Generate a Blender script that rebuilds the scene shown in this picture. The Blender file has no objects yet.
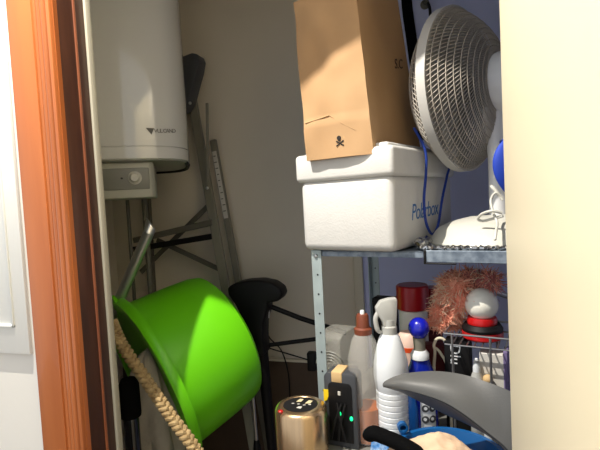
import bpy, bmesh, math, random
from mathutils import Vector, Matrix, noise
random.seed(7)
V = Vector
C = bpy.context.scene.collection
rad = math.radians

# ------------------------------------------------------------------ camera
YAW, PIT, ROL, F = rad(16), rad(3.0), rad(3.0), 450.0
CAM = V((0, 0, 1.30))
fw = V((-math.sin(YAW)*math.cos(PIT), math.cos(YAW)*math.cos(PIT), -math.sin(PIT)))
R0 = V((math.cos(YAW), math.sin(YAW), 0))
U0 = R0.cross(fw)
RI = R0*math.cos(ROL) - U0*math.sin(ROL)
UP = U0*math.cos(ROL) + R0*math.sin(ROL)
FH = V((-math.sin(YAW), math.cos(YAW), 0))
cam = bpy.data.cameras.new('camera'); camo = bpy.data.objects.new('camera', cam); C.objects.link(camo)
cam.sensor_width = 36; cam.lens = F/600*36; cam.clip_start = 0.02
m = Matrix((RI, UP, -fw)).transposed().to_4x4(); m.translation = CAM
camo.matrix_world = m
bpy.context.scene.camera = camo

def ray(px, py): return fw + RI*((px-300)/F) - UP*((py-225)/F)
def at(px, py, Y):
    d = ray(px, py); return CAM + d*(Y/d.y)
def at_z(px, py, z):
    d = ray(px, py); return CAM + d*((z-CAM.z)/d.z)
def local(px, py):
    d = ray(px, py).normalized(); x = (RI-d*RI.dot(d)).normalized(); return x, x.cross(d), d
def mpp(p): return (p-CAM).dot(fw)/F          # metres per photo pixel at p

# ------------------------------------------------------------------ materials
def lin(c): return tuple((x/255/12.92 if x/255 <= .04045 else ((x/255+.055)/1.055)**2.4) for x in c)
def mat(name, c, rough=.5, metal=0., var=0., vscale=8, bump=0., bscale=40, stretch=(1,1,1), c2=None, alpha=1., coat=0., emit=None, estr=0., trans=0., sss=0., spec=.5):
    mt = bpy.data.materials.new(name); mt.use_nodes = True
    nt = mt.node_tree; b = nt.nodes['Principled BSDF']; b.inputs['Specular IOR Level'].default_value = spec
    col = lin(c)
    b.inputs['Base Color'].default_value = (*col, 1)
    b.inputs['Roughness'].default_value = rough; b.inputs['Metallic'].default_value = metal
    b.inputs['Alpha'].default_value = alpha
    b.inputs['Coat Weight'].default_value = coat
    b.inputs['Transmission Weight'].default_value = trans
    if emit: b.inputs['Emission Color'].default_value = (*lin(emit), 1); b.inputs['Emission Strength'].default_value = estr
    if var or c2 or bump:
        tc = nt.nodes.new('ShaderNodeTexCoord'); mp = nt.nodes.new('ShaderNodeMapping'); mp.inputs['Scale'].default_value = stretch
        nt.links.new(tc.outputs['Object'], mp.inputs['Vector'])
    if var or c2:
        n = nt.nodes.new('ShaderNodeTexNoise'); n.inputs['Scale'].default_value = vscale; n.inputs['Detail'].default_value = 6
        r = nt.nodes.new('ShaderNodeValToRGB')
        d = lin(c2) if c2 else tuple(x*(1-var) for x in col)
        r.color_ramp.elements[0].color = (*d, 1); r.color_ramp.elements[1].color = (*col, 1)
        r.color_ramp.elements[0].position = .35; r.color_ramp.elements[1].position = .65
        nt.links.new(mp.outputs[0], n.inputs['Vector']); nt.links.new(n.outputs['Fac'], r.inputs[0]); nt.links.new(r.outputs[0], b.inputs['Base Color'])
    if bump:
        n2 = nt.nodes.new('ShaderNodeTexNoise'); n2.inputs['Scale'].default_value = bscale; n2.inputs['Detail'].default_value = 4
        bp = nt.nodes.new('ShaderNodeBump'); bp.inputs['Strength'].default_value = bump; bp.inputs['Distance'].default_value = .01
        nt.links.new(mp.outputs[0], n2.inputs['Vector']); nt.links.new(n2.outputs['Fac'], bp.inputs['Height']); nt.links.new(bp.outputs[0], b.inputs['Normal'])
    return mt
M = {}
M['wall_white'] = mat('white_paint', (236,232,222), .7, var=.03, vscale=3, bump=.03, bscale=60)
M['wall_grey'] = mat('grey_plaster', (228,218,200), .85, var=.05, vscale=3, bump=.05, bscale=50)
M['wall_blue'] = mat('lavender_brightened', (208,214,248), .8, var=.05, vscale=3, bump=.04, bscale=50)  # pale bluish wall colour, raised in place of extra light
M['dado'] = mat('brown_tile', (92,74,58), .6, var=.2, vscale=9)
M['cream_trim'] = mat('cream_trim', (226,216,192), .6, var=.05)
M['floor'] = mat('brown_floor_tile', (110,92,74), .5, var=.2, vscale=5)
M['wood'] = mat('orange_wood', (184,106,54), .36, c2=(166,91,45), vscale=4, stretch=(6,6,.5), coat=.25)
M['wood_dark'] = mat('dark_wood', (72,40,23), .45, c2=(54,28,16), vscale=6, stretch=(8,8,.8), coat=.08)  # jamb wood, darker brown than the casing
M['wood_bead'] = mat('bead_wood', (136,76,42), .4, c2=(112,58,32), vscale=5, stretch=(9,9,.7), coat=.1)
M['plaster_edge'] = mat('plaster_edge', (160,155,138), .8, var=.06)
M['leaf'] = mat('cream_door_paint', (222,211,182), .45, var=.02, vscale=2)
M['panel'] = mat('white_panel_paint', (238,238,232), .5, var=.02)
M['enamel'] = mat('white_enamel', (208,208,205), .14, var=.015, vscale=2, coat=.5)
M['enamel_grey'] = mat('grey_plastic', (150,150,140), .4, var=.04)
M['ctrl'] = mat('control_grey', (172,172,160), .4, var=.03)
M['ctrl_dark'] = mat('control_face', (120,120,112), .4, var=.05)
M['knob'] = mat('knob_grey', (196,194,184), .35)
M['black'] = mat('black_plastic', (14,13,14), .55, var=.2, vscale=20, spec=.3)
M['black_soft'] = mat('black_fabric', (9,9,10), .9, var=.25, vscale=30, spec=.08)
M['darkgrey'] = mat('dark_grey_plastic', (66,68,72), .5, var=.1, vscale=14)
M['alu'] = mat('dull_aluminium', (132,128,114), .55, metal=.1, var=.12, vscale=20, stretch=(3,3,.5))
M['alu_dark'] = mat('dark_aluminium', (100,96,86), .6, metal=.1, var=.1)
M['sticker'] = mat('white_sticker', (206,202,192), .6, var=.05)
M['print_grey'] = mat('grey_print', (100,98,92), .6)
M['chrome'] = mat('satin_chrome', (200,200,198), .3, metal=.9, var=.06, vscale=12)
M['green'] = mat('green_plastic', (112,214,18), .34, var=.05, vscale=5, bump=.02, bscale=160)
M['rope'] = mat('beige_rope', (190,164,118), .9, c2=(156,130,88), vscale=60, bump=.3, bscale=200)
M['sack'] = mat('grey_cloth', (158,150,134), .9, var=.18, vscale=12, bump=.25, bscale=60)
M['galv'] = mat('galvanised_steel', (146,158,170), .5, metal=.35, c2=(104,116,130), vscale=70)
M['galv_post'] = mat('painted_steel_post', (168,182,182), .5, metal=.2, var=.12, vscale=25)
M['foam'] = mat('white_foam', (208,207,203), .7, var=.03, vscale=40, bump=.08, bscale=240)
M['blue_ink'] = mat('blue_print', (22,96,160), .5)
M['blue_cord'] = mat('blue_cord', (24,58,150), .6, var=.2, vscale=90)
M['kraft'] = mat('kraft_paper', (180,145,105), .8, c2=(170,134,94), vscale=6, bump=.12, bscale=9)
M['kraft_side'] = M['kraft']
M['ink'] = mat('black_ink', (24,18,14), .7)
M['brown_ink'] = mat('brown_ink', (62,40,24), .7)
M['dkbrown'] = mat('dark_brown_card', (84,42,22), .7, var=.15)
M['cage'] = mat('grey_wire_coating', (168,160,148), .55, var=.08)
M['fanband'] = mat('fan_band', (186,184,178), .4, var=.05)
M['fanwhite'] = mat('fan_white_plastic', (222,222,222), .35, var=.03)
M['fanblade'] = mat('fan_blade', (120,114,110), .4, var=.05, alpha=.8)
M['base_white'] = mat('ivory_plastic', (206,204,192), .4, var=.02)
M['foil'] = mat('silver_foil', (196,196,196), .22, metal=1., var=.1)
M['bluecloth'] = mat('blue_cloth', (20,62,180), .7, var=.15, vscale=20)
M['gold'] = mat('brushed_gold', (214,182,142), .27, metal=.95, var=.1, vscale=12, stretch=(20,20,.2))
M['blackgloss'] = mat('black_gloss', (16,17,22), .12, coat=.6)
M['cream'] = mat('cream_mark', (214,200,160), .5)
M['red'] = mat('red_plastic', (196,22,24), .28, var=.05)
M['reddark'] = mat('dark_red_plastic', (158,16,26), .3, var=.08)
M['reddim'] = mat('maroon_card', (104,28,30), .6, var=.3, vscale=30)
M['yellow'] = mat('yellow_tag', (238,206,20), .5)
M['tape'] = mat('beige_tape', (214,180,128), .7, var=.06)
M['led'] = mat('green_led', (20,220,130), .3, emit=(20,235,130), estr=2.2)
M['clear'] = mat('frosted_plastic', (206,204,194), .35, alpha=.30)
M['frost'] = mat('milky_bottle_plastic', (226,222,214), .35, alpha=.27)
M['orange_liq'] = mat('orange_liquid', (196,100,8), .2)
M['browncap'] = mat('brown_cap', (122,62,40), .5, var=.08)
M['whitepl'] = mat('white_plastic', (232,236,238), .32, var=.02)
M['greyspray'] = mat('translucent_grey_nozzle', (196,196,190), .35, alpha=.85)
M['bluebottle'] = mat('blue_bottle', (16,34,150), .2, coat=.4)
M['lightblue'] = mat('light_blue_plastic', (40,120,214), .3, var=.08)
M['navycap'] = mat('royal_blue_cap', (20,28,170), .25, coat=.3)
M['salmon'] = mat('salmon_fibre', (242,158,132), .9, c2=(232,176,146), vscale=14)
M['peach'] = mat('peach_fibre', (238,214,184), .9)
M['darkpink'] = mat('dusky_fibre', (184,112,106), .9)
M['globe'] = mat('milky_globe', (242,238,224), .22, sss=.2)
M['wire'] = mat('rack_wire', (150,150,150), .35, metal=.8)
M['bone'] = mat('ivory_hook', (222,212,186), .5)
M['pinkjar'] = mat('pale_pink_plastic', (232,200,182), .5)
M['orangeband'] = mat('orange_label', (226,84,30), .5)
M['lilac'] = mat('lilac_card', (130,116,160), .6)
M['whitebox'] = mat('white_card', (226,222,212), .6, var=.03)
M['shell'] = mat('charcoal_grey_plastic', (92,92,90), .5, var=.05, vscale=20, bump=.04, bscale=300)
M['basin'] = mat('blue_basin_plastic', (20,92,156), .35, var=.05)
M['cloth'] = mat('beige_cloth', (222,190,158), .9, var=.1, vscale=20, bump=.2, bscale=70)
M['board'] = mat('grey_shelf_board', (128,128,122), .6, var=.15, vscale=12)
M['scrap'] = mat('blue_white_paper', (170,190,206), .6, c2=(60,120,180), vscale=40)

# ------------------------------------------------------------------ mesh building
ID = Matrix.Identity(4)
def frame(o, x, y, z):
    mm = Matrix((V(x), V(y), V(z))).transposed().to_4x4(); mm.translation = V(o); return mm
def axis_frame(o, d, hint=V((0,0,1))):
    d = V(d).normalized()
    if abs(d.dot(hint)) > .99: hint = V((1,0,0))
    x = hint.cross(d).normalized(); return frame(o, x, d.cross(x), d)
class MB:
    def __init__(s): s.v = []; s.f = []; s.mi = []
    def add(s, vs, fs, mi=0, mx=None):
        b = len(s.v)
        s.v += [(mx @ V(p)) if mx else V(p) for p in vs]
        s.f += [tuple(i+b for i in f) for f in fs]; s.mi += [mi]*len(fs); return s
    def bm(s, bm, mi=0, mx=None):
        bm.verts.index_update()
        s.add([v.co.copy() for v in bm.verts], [[v.index for v in f.verts] for f in bm.faces], mi, mx); bm.free(); return s
    def box(s, c, size, bev=0, seg=2, mx=None, mi=0):
        bm = bmesh.new(); bmesh.ops.create_cube(bm, size=1)
        for v in bm.verts: v.co = V((v.co.x*size[0]+c[0], v.co.y*size[1]+c[1], v.co.z*size[2]+c[2]))
        if bev: bmesh.ops.bevel(bm, geom=bm.edges[:], offset=bev, segments=seg, profile=.5, affect='EDGES')
        return s.bm(bm, mi, mx)
    def prism(s, poly, z0, z1, mx=None, mi=0, bev=0, seg=2):
        bm = bmesh.new(); vs = [bm.verts.new((p[0], p[1], z0)) for p in poly]
        f = bm.faces.new(vs); r = bmesh.ops.extrude_face_region(bm, geom=[f])
        for e in r['geom']:
            if isinstance(e, bmesh.types.BMVert): e.co.z = z1
        bmesh.ops.recalc_face_normals(bm, faces=bm.faces[:])
        if bev: bmesh.ops.bevel(bm, geom=bm.edges[:], offset=bev, segments=seg, profile=.5, affect='EDGES')
        return s.bm(bm, mi, mx)
    def lathe(s, prof, n=32, mx=None, mi=0, sx=1, sy=1, sq=0):
        vs = []; fs = []
        for (r, z) in prof:
            for k in range(n):
                a = 2*math.pi*k/n; r_ = r
                if sq: r_ = r/(abs(math.cos(a))**sq+abs(math.sin(a))**sq)**(1/sq)
                vs.append((r_*sx*math.cos(a), r_*sy*math.sin(a), z))
        for i in range(len(prof)-1):
            for k in range(n):
                k2 = (k+1) % n; fs.append((i*n+k, i*n+k2, (i+1)*n+k2, (i+1)*n+k))
        if prof[0][0] > 1e-6: fs.append(tuple(range(n-1, -1, -1)))
        if prof[-1][0] > 1e-6: fs.append(tuple((len(prof)-1)*n+k for k in range(n)))
        return s.add(vs, fs, mi, mx)
    def tube(s, pts, r, n=10, mi=0, mx=None, caps=True, flat=None):
        pts = [V(p) for p in pts]; rs = r if isinstance(r, (list, tuple)) else [r]*len(pts)
        vs = []; fs = []; px = None
        for i, p in enumerate(pts):
            t = (pts[min(i+1, len(pts)-1)] - pts[max(i-1, 0)]).normalized()
            if px is None:
                h = V((0,0,1)) if abs(t.z) < .9 else V((1,0,0)); px = h.cross(t).normalized()
            else: px = (px - t*px.dot(t)).normalized()
            py = t.cross(px)
            for k in range(n):
                a = 2*math.pi*k/n
                vs.append(p + px*(rs[i]*math.cos(a)) + py*(rs[i]*math.sin(a)*(flat or 1)))
        for i in range(len(pts)-1):
            for k in range(n):
                k2 = (k+1) % n; fs.append((i*n+k, i*n+k2, (i+1)*n+k2, (i+1)*n+k))
        if caps: fs += [tuple(range(n-1, -1, -1)), tuple((len(pts)-1)*n+k for k in range(n))]
        return s.add(vs, fs, mi, mx)
    def bar(s, a, b, w, d, side, bev=.001, mi=0):
        """rectangular bar from a to b, width w along side, depth d across"""
        a, b = V(a), V(b); t = (b-a); L = t.length; t.normalize()
        x = (V(side) - t*V(side).dot(t)).normalized(); y = t.cross(x)
        return s.box((0,0,L/2), (w, d, L), bev, 1, frame(a, x, y, t), mi)
    def sphere(s, c, r, n=24, mi=0, sc=(1,1,1), mx=None):
        bm = bmesh.new(); bmesh.ops.create_uvsphere(bm, u_segments=n, v_segments=n//2, radius=r)
        for v in bm.verts: v.co = V((v.co.x*sc[0], v.co.y*sc[1], v.co.z*sc[2])) + V(c)
        return s.bm(bm, mi, mx)
    def grid(s, fn, nu, nv, mi=0, th=0):
        """surface fn(u,v); with th a slab of that thickness along fn's normal"""
        P = [[V(fn(i/nu, j/nv)) for j in range(nv+1)] for i in range(nu+1)]
        vs = [P[i][j] for i in range(nu+1) for j in range(nv+1)]
        W = nv+1; q = [(i*W+j, (i+1)*W+j, (i+1)*W+j+1, i*W+j+1) for i in range(nu) for j in range(nv)]
        if not th: return s.add(vs, q, mi)
        N = []
        for i in range(nu+1):
            for j in range(nv+1):
                du = P[min(i+1, nu)][j]-P[max(i-1, 0)][j]; dv = P[i][min(j+1, nv)]-P[i][max(j-1, 0)]
                nn = du.cross(dv); N.append(nn.normalized() if nn.length > 1e-12 else V((0,0,1)))
        K = len(vs); vs2 = [p - n*th for p, n in zip(vs, N)]
        fs = q + [tuple(K+i for i in reversed(f)) for f in q]
        rim = [i*W for i in range(nu+1)] + [nu*W+j for j in range(1, nv+1)] + [i*W+nv for i in range(nu-1, -1, -1)] + [j for j in range(nv-1, 0, -1)]
        for a, b in zip(rim, rim[1:]+rim[:1]): fs.append((b, a, K+a, K+b))
        return s.add(vs+vs2, fs, mi)
    def text(s, body, size, mx, mi=0, ext=.0003, shear=0, space=1):
        cu = bpy.data.curves.new('t', 'FONT'); cu.body = body; cu.size = size; cu.extrude = ext; cu.shear = shear; cu.space_character = space
        cu.resolution_u = 3
        o = bpy.data.objects.new('t', cu); C.objects.link(o)
        dg = bpy.context.evaluated_depsgraph_get(); me = bpy.data.meshes.new_from_object(o.evaluated_get(dg))
        s.add([v.co.copy() for v in me.vertices], [tuple(p.vertices) for p in me.polygons], mi, mx)
        bpy.data.objects.remove(o); bpy.data.curves.remove(cu); bpy.data.meshes.remove(me); return s
    def build(s, name, mats, parent=None, origin=None, smooth=35):
        if not isinstance(mats, (list, tuple)): mats = [mats]
        w = WM(parent) if parent else Matrix.Translation(origin if origin is not None else (0,0,0))
        inv = w.inverted()
        me = bpy.data.meshes.new(name); me.from_pydata([inv @ p for p in s.v], [], s.f)
        for a in mats: me.materials.append(a)
        me.polygons.foreach_set('material_index', s.mi)
        bm = bmesh.new(); bm.from_mesh(me); bmesh.ops.recalc_face_normals(bm, faces=bm.faces[:]); bm.to_mesh(me); bm.free()
        me.update()
        if smooth:
            me.polygons.foreach_set('use_smooth', [True]*len(me.polygons))
            me.set_sharp_from_angle(angle=rad(smooth))
        o = bpy.data.objects.new(name, me); C.objects.link(o)
        if parent: o.parent = parent
        else: o.location = w.translation
        return o
def WM(o):
    loc = Matrix.Translation(o.location) @ o.rotation_euler.to_matrix().to_4x4()
    return WM(o.parent) @ loc if o.parent else loc
def thing(name, label, cat, loc=(0,0,0), rz=0, group=None):
    o = bpy.data.objects.new(name, None); C.objects.link(o); o.location = loc; o.rotation_euler = (0,0,rz); o.empty_display_size = .05
    return tag(o, label, cat, group)
def tag(o, label, cat, group=None):
    o['label'] = label; o['category'] = cat
    if group: o['group'] = group
    return o
def struct(o, label=None):
    o['kind'] = 'structure'
    if label: o['label'] = label
    return o
def spline(pts, n=8):
    pts = [V(p) for p in pts]; out = []
    for i in range(len(pts)-1):
        p0 = pts[max(i-1,0)]; p1 = pts[i]; p2 = pts[i+1]; p3 = pts[min(i+2,len(pts)-1)]
        for k in range(n):
            t = k/n
            out.append(.5*((2*p1)+(p2-p0)*t+(2*p0-5*p1+4*p2-p3)*t*t+(3*p1-p0-3*p2+p3)*t**3))
    return out+[pts[-1]]

# ------------------------------------------------------------------ setting
YW0, YW1 = .70, .772            # door wall
XL, XR = -.648, .145            # doorway
YB = 1.70                       # back wall of the cupboard
HL = 2.0
struct(MB().box((-1.9, (YW0+YW1)/2, 1.25), (2*(1.9-.69), YW1-YW0, 2.5)).build('wall_left', M['wall_white']), 'white wall left of the wooden door frame')
struct(MB().box((1.2, (YW0+YW1)/2, 1.25), (2*(1.2-.187), YW1-YW0, 2.5)).build('wall_right', M['wall_white']))
struct(MB().box((-.2515, (YW0+YW1)/2, 2.27), (.877, YW1-YW0, .46)).build('wall_lintel', M['wall_white']))
X_SPLIT = at(361, 285, YB).x
struct(MB().box(((-1.35+X_SPLIT)/2, YB+.05, 1.25), (X_SPLIT+1.35, .1, 2.5)).build('wall_back', M['wall_grey']), 'grey back wall of the cupboard')
struct(MB().box(((.55+X_SPLIT)/2, YB+.05, 1.25), (.55-X_SPLIT, .1, 2.5)).build('wall_back_right', M['wall_blue']), 'brightened lavender part of back wall behind the shelving')  # same plane as the grey back wall, brighter light put into its colour
struct(MB().box((-1.4, 1.25, 1.25), (.1, 1.0, 2.5)).build('wall_inner_left', M['wall_grey']))
struct(MB().box((.60, 1.25, 1.25), (.1, 1.0, 2.5)).build('wall_inner_right', M['wall_blue']))
struct(MB().box((-.4, 1.30, 2.55), (2.1, 1.10, .1)).build('ceiling', M['wall_grey']))
struct(MB().box((-.4, .3, -.05), (6, 5, .1)).build('floor', M['floor']))
# dado of brown tile with a pale ledge
zd = at(288, 360, YB-.02).z
struct(MB().box(((-1.35+X_SPLIT)/2, YB-.006, (zd-.008)/2), (X_SPLIT+1.35, .012, zd-.008)).build('trim_1', M['dado']), 'dark brown tiled lower part of back wall')
struct(MB().box(((-1.35+X_SPLIT)/2, YB-.011, zd-.003), (X_SPLIT+1.35, .022, .010), .002).build('trim_2', M['cream_trim']), 'pale ledge along the top of the brown tiles')
# cream vertical strip behind the shelving, where the wall colour changes
struct(MB().box((X_SPLIT-.006, YB-.012, 1.25), (.036, .024, 2.5), .006).build('cream_strip', M['cream_trim']), 'cream vertical strip between grey and lavender parts of back wall')
# wooden door frame: casing, jamb, bead
fr = struct(thing('door_1', 'varnished wooden door frame', 'door frame', (XL, YW0, 0)))
del fr['category']
cas = MB().box(((-.747-.69)/2, .6925, 1.03), (.057, .015, 2.06), .002)
for k, (x, y) in enumerate([(-.687,.694), (-.676,.692), (-.665,.6895)]):
    cas.tube([(x, y, 0), (x, y, 2.06)], .0062, 10)
cas.box((-.668, .6965, 1.03), (.044, .010, 2.06))
cas.box((-.651, .6905, 1.03), (.008, .016, 2.06), .002)
cas.box((-.2515, .6925, 2.05), (.99, .015, .1), .002)
cas.build('casing', M['wood'], fr)
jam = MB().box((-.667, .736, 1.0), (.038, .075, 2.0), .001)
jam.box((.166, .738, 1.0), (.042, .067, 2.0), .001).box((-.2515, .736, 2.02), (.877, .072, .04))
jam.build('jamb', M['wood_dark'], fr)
MB().tube([(-.6478, .7455, 0), (-.6478, .7455, 2.0)], .0032, 8).build('bead', M['wood_bead'], fr)
struct(MB().box((-.664, .780, 1.0), (.044, .016, 2.0), .003).build('trim_4', M['plaster_edge']), 'thin off-white edge behind the dark door jamb')
# open door leaf
lf = MB().box((.124, .28, 1.0), (.040, .82, 1.99), .002)
struct(lf.build('door_2', M['leaf'], origin=(.124, .69, 0)), 'cream door leaf standing open on the right')

# white panelled cabinet door on the wall left of the frame
pz = at(25, 356, .685).z
pb = thing('wall_cabinet', 'white panelled cabinet front on the wall left of the wooden door frame', 'cabinet', (-.96, .70, pz))
MB().box((-.96, .6955, pz+.55), (.388, .0090, 1.1), .0025).build('body', M['panel'], pb)
q = MB()
for x0, x1, z0, z1 in [(-.802,-.797,.055,1.02), (-1.123,-1.118,.055,1.02), (-1.123,-.797,.055,.06), (-1.123,-.797,1.015,1.02)]:
    q.box(((x0+x1)/2, .6895, pz+(z0+z1)/2), (x1-x0, .005, z1-z0), .001)
q.build('moulding', M['panel'], pb)

# ------------------------------------------------------------------ water heater
hc = V((-.968, 1.264, 0)); HR = .225
pf = hc + (V((0,0,0))-hc).normalized()*HR          # nearest point of the cylinder
zb = at(118, 160, pf.y).z
zs = at(118, 146.5, pf.y).z
toc = (V((0,0,0))-V((hc.x,hc.y,0))).normalized(); toc = (toc + V((-.12,0,0))).normalized()
sidec = V((-toc.y, toc.x, 0))
wh = thing('water_heater', 'tall white cylindrical water heater on back wall above green tub', 'water heater', (hc.x, hc.y, zb))
mx = Matrix.Translation((hc.x, hc.y, 0)) @ Matrix.Rotation(math.atan2(toc.y, toc.x), 4, 'Z')
SQ = 3.4
MB().lathe([(HR, zs+.0015), (HR, 2.2), (HR-.03, 2.26), (0.001, 2.27)], 96, mx, sq=SQ).build('tank', M['enamel'], wh)
MB().lathe([(HR-.004, zb+.001), (HR, zb+.004), (HR, zs-.0015), (HR-.004, zs-.0005), (HR-.004, zs+.002)], 96, mx, sq=SQ).build('lower_band', M['enamel'], wh)
def sqp(a, r, z):
    r = r/(abs(math.cos(a))**SQ+abs(math.sin(a))**SQ)**(1/SQ); return mx @ V((r*math.cos(a), r*math.sin(a), z))
MB().tube([sqp(rad(62+i*4), HR-.006, zb-.004) for i in range(30)], .0065, 8).build('gap_shadow', M['black'], wh)  # black arc drawn for the shadowed gap along the drum's back edge
MB().lathe([(.001, zb-.004), (HR-.02, zb-.004), (HR-.006, zb-.001), (HR-.006, zb+.003)], 96, mx, sq=SQ).build('bottom_cap', M['enamel_grey'], wh)
# control panel below the drum
cf = frame((hc.x, hc.y, zb), -sidec, toc*1, (0,0,1))   # local y towards viewer
cpz = -.108
cp = MB().prism([(-.116,.0),(.115,.0),(.115,.175),(.105,.195),(-.106,.195),(-.116,.175)], cpz, -.004, cf, bev=.006)
cpo = cp.build('control_panel', M['ctrl'], wh)
MB().box((-.004, .1965, cpz+.056), (.195, .006, .062), .003, 2, cf).build('panel_face', M['ctrl_dark'], cpo)
kx = -.035
kq = cf @ Matrix.Translation((-.062, .1995, cpz+.058)) @ Matrix.Rotation(-math.pi/2, 4, 'X')
MB().lathe([(.019,0),(.019,.004),(.014,.006),(.012,.018),(.010,.020),(.0,.020)], 28, kq).build('knob', M['knob'], cpo)
MB().box((-.026, .200, cpz+.058), (.006, .003, .005), .001, 1, cf).build('indicator', M['black'], cpo)
# logo on the drum (follows the curve)
def on_drum(px, py, off=.0006):
    d = ray(px, py); im = mx.inverted(); lo, hi = .8, None
    g = lambda t: (lambda q: abs(q.x)**SQ+abs(q.y)**SQ-(HR+off)**SQ)(im @ (CAM+d*t))
    t = .8
    while g(t) > 0 and t < 2: t += .002
    return CAM+d*(t-.001)
lp = on_drum(146, 131); ln = (lambda a, b: V((-(b-a).y, (b-a).x, 0)).normalized()*-1)(on_drum(142,131), on_drum(170,131))
ls = V((-ln.y, ln.x, 0)); sc_ = mpp(lp)
lm = frame(lp+ln*.0012, ls, (0,0,1), ln)
if ln.dot(V((lp.x,lp.y,0))) > 0: ln = -ln; ls = V((-ln.y, ln.x, 0)); lm = frame(lp+ln*.0012, ls, (0,0,1), ln)
lg = MB().prism([(0, 3*sc_),(8*sc_,3*sc_),(5*sc_,-3.5*sc_)], 0, .0012, lm)
k = Matrix.Rotation(rad(4), 4, 'Y')
for i, ch in enumerate('VULCANO'):
    p2 = on_drum(154.2+i*2.9, 132.6); n2 = ln
    lg.text(ch, 5.6*sc_, frame(p2+n2*.0004, V((-n2.y,n2.x,0)), (0,0,1), n2), ext=.0004)
lg.build('logo', M['print_grey'], wh)
for px_, r in ((130, .006), (147, .009)):
    a = at(px_-3, 196, hc.y+.05); 
    MB().tube([(a.x, a.y, zb-.003), (a.x, a.y, .55)], r, 12).build('pipe', M['alu_dark'], wh)
b = MB()
b.box((hc.x, (hc.y+HR+YB)/2-.01, zb+.35), (.12, YB-hc.y-HR+.02, .05)); b.build('wall_bracket', M['alu_dark'], wh)

# ------------------------------------------------------------------ step ladder leaning on the back wall
la = thing('step_ladder', 'aluminium step ladder leaning on grey wall beside white water heater', 'ladder', (-.75, 1.5, 0))
S = V((1,0,0))
def lad(px, py, Y): return at(px, py, Y)
def rail(p, q_, w, d, nm, mt, toz=None):
    a, b_ = p, q_
    if toz is not None:
        t = (b_-a).normalized(); b_ = a + t*((toz-a.z)/t.z)
    return MB().bar(a, b_, w, d, S, .002).build(nm, mt, la)
YA, YC = 1.535, 1.585
A0 = lad(191, 92, 1.61); A1 = lad(224, 278, YA-.01)
ra = rail(A0, A1, .034, .018, 'front_rail', M['alu'], 0.0)
def shift(p, dx): return V((p.x+dx, p.y, p.z))
t = (A1-A0)
# left front rail mirrors the right about the ladder's centre line
ctr0, ctr1 = -1.00, -1.09
rail(V((2*ctr0-A0.x, A0.y, A0.z)), V((2*ctr1-A1.x-.02, A1.y, A1.z)), .027, .018, 'front_rail', M['alu'], 0.0)
C0 = lad(213, 140, 1.64); C1 = lad(239, 285, 1.625)
rc = rail(C0, C1, .026, .016, 'rear_rail', M['alu'], 0.0)
D0 = lad(147, 190, 1.64); D1 = lad(152, 278, 1.625)
rail(D0, D1, .026, .016, 'rear_rail', M['alu_dark'], 0.0)
# sticker with printed marks on the right rear rail
st = MB(); tt = (C1-C0).normalized(); xs = (S-tt*S.dot(tt)).normalized(); ny = tt.cross(xs)
if ny.y > 0: ny = -ny
s0 = C0 + (C1-C0)*.08; L = (C1-C0).length*.46
fm = frame(s0+ny*.0085, xs, -tt, ny) if xs.cross(-tt).dot(ny) > 0 else frame(s0+ny*.0085, xs, tt, ny)
sg = -1 if xs.cross(-tt).dot(ny) > 0 else 1
st.box((0, sg*L/2, .0006), (.019, L, .0012), 0, 1, fm)
for i in range(10):
    w = random.uniform(.008, .015)
    st.box((random.uniform(-.002,.002), sg*L*(i+.8)/11, .0014), (w, .004, .0006), 0, 1, fm, 1)
st.build('sticker', [M['sticker'], M['print_grey']], rc)
B0 = lad(207, 103, 1.51); B1 = lad(208, 188, 1.51)
MB().bar(B0, B1, .010, .006, S).build('hinge_arm', M['alu'], la)
for p_ in (B1+V((0,-.006,0)), lad(190,103,1.515)): MB().sphere(p_, .006, 12).build('rivet', M['chrome'], la)
# top cap
Yc = 1.52
poly = [(172,62),(183,57),(196,52),(201,53),(203,58),(201,70),(197,84),(193,100),(188,109),(183,112),(172,118)]
pts = [lad(x, y, Yc) for x, y in poly]
MB().prism([(p.x-.018, p.z-.000) for p in pts], -.06, 0, frame((0, Yc, 0), (1,0,0), (0,0,1), (0,-1,0)), bev=.004).build('top_cap', M['darkgrey'], la)
# treads and crossed braces
for ya, yb in ((238, 222), (247, 236)):
    MB().bar(lad(136, ya+2, 1.555), lad(214, yb, 1.555), .022, .04, V((0,0,1))).build('tread', M['black'] if ya == 247 else M['alu_dark'], la)
for (a_, b_) in (((157,240),(219,269)), ((141,272),(208,206))):
    MB().bar(lad(*a_, 1.605), lad(*b_, 1.605), .019, .008, V((0,0,1))).build('brace', M['alu_dark'], la)

# ------------------------------------------------------------------ green tub lying on its side
lx, ly, ld = local(165, 375)
ax = (lx*.85 + ly*.53).normalized()*math.cos(rad(12.5)) + ld*math.sin(rad(12.5)); ax.normalize()
oc = at(150, 379, 1.22); s_ = mpp(oc); RO = 80*s_; HB = 90*s_
mx = axis_frame(oc, ax)
tub = thing('green_tub', 'bright green plastic tub tipped on its side beside door frame', 'tub', at(228, 400, 1.25))
pr = [(RO*.985,.0),(RO*.98,.03),(RO*.95,HB*.6),(RO*.925,HB*.85),(RO*.89,HB*.95),(RO*.81,HB),(.001,HB*.985),
      (.001,HB*.965),(RO*.79,HB*.97),(RO*.87,HB*.92),(RO*.905,HB*.83),(RO*.93,HB*.6),(RO*.96,.03),(RO*.965,0)]
MB().lathe(pr+[pr[0]], 72, mx).build('tub_body', M['green'], tub)
rm = [(RO*.95,-.004),(RO*.96,-.011),(RO*1.0,-.014),(RO*1.07,-.012),(RO*1.09,-.004),(RO*1.095,.008),(RO*1.09,.016),(RO*1.07,.016),(RO*1.06,.010),(RO*.98,.008),(RO*.955,.004)]
MB().lathe(rm+[rm[0]], 72, mx).build('rim', M['green'], tub)
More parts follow.
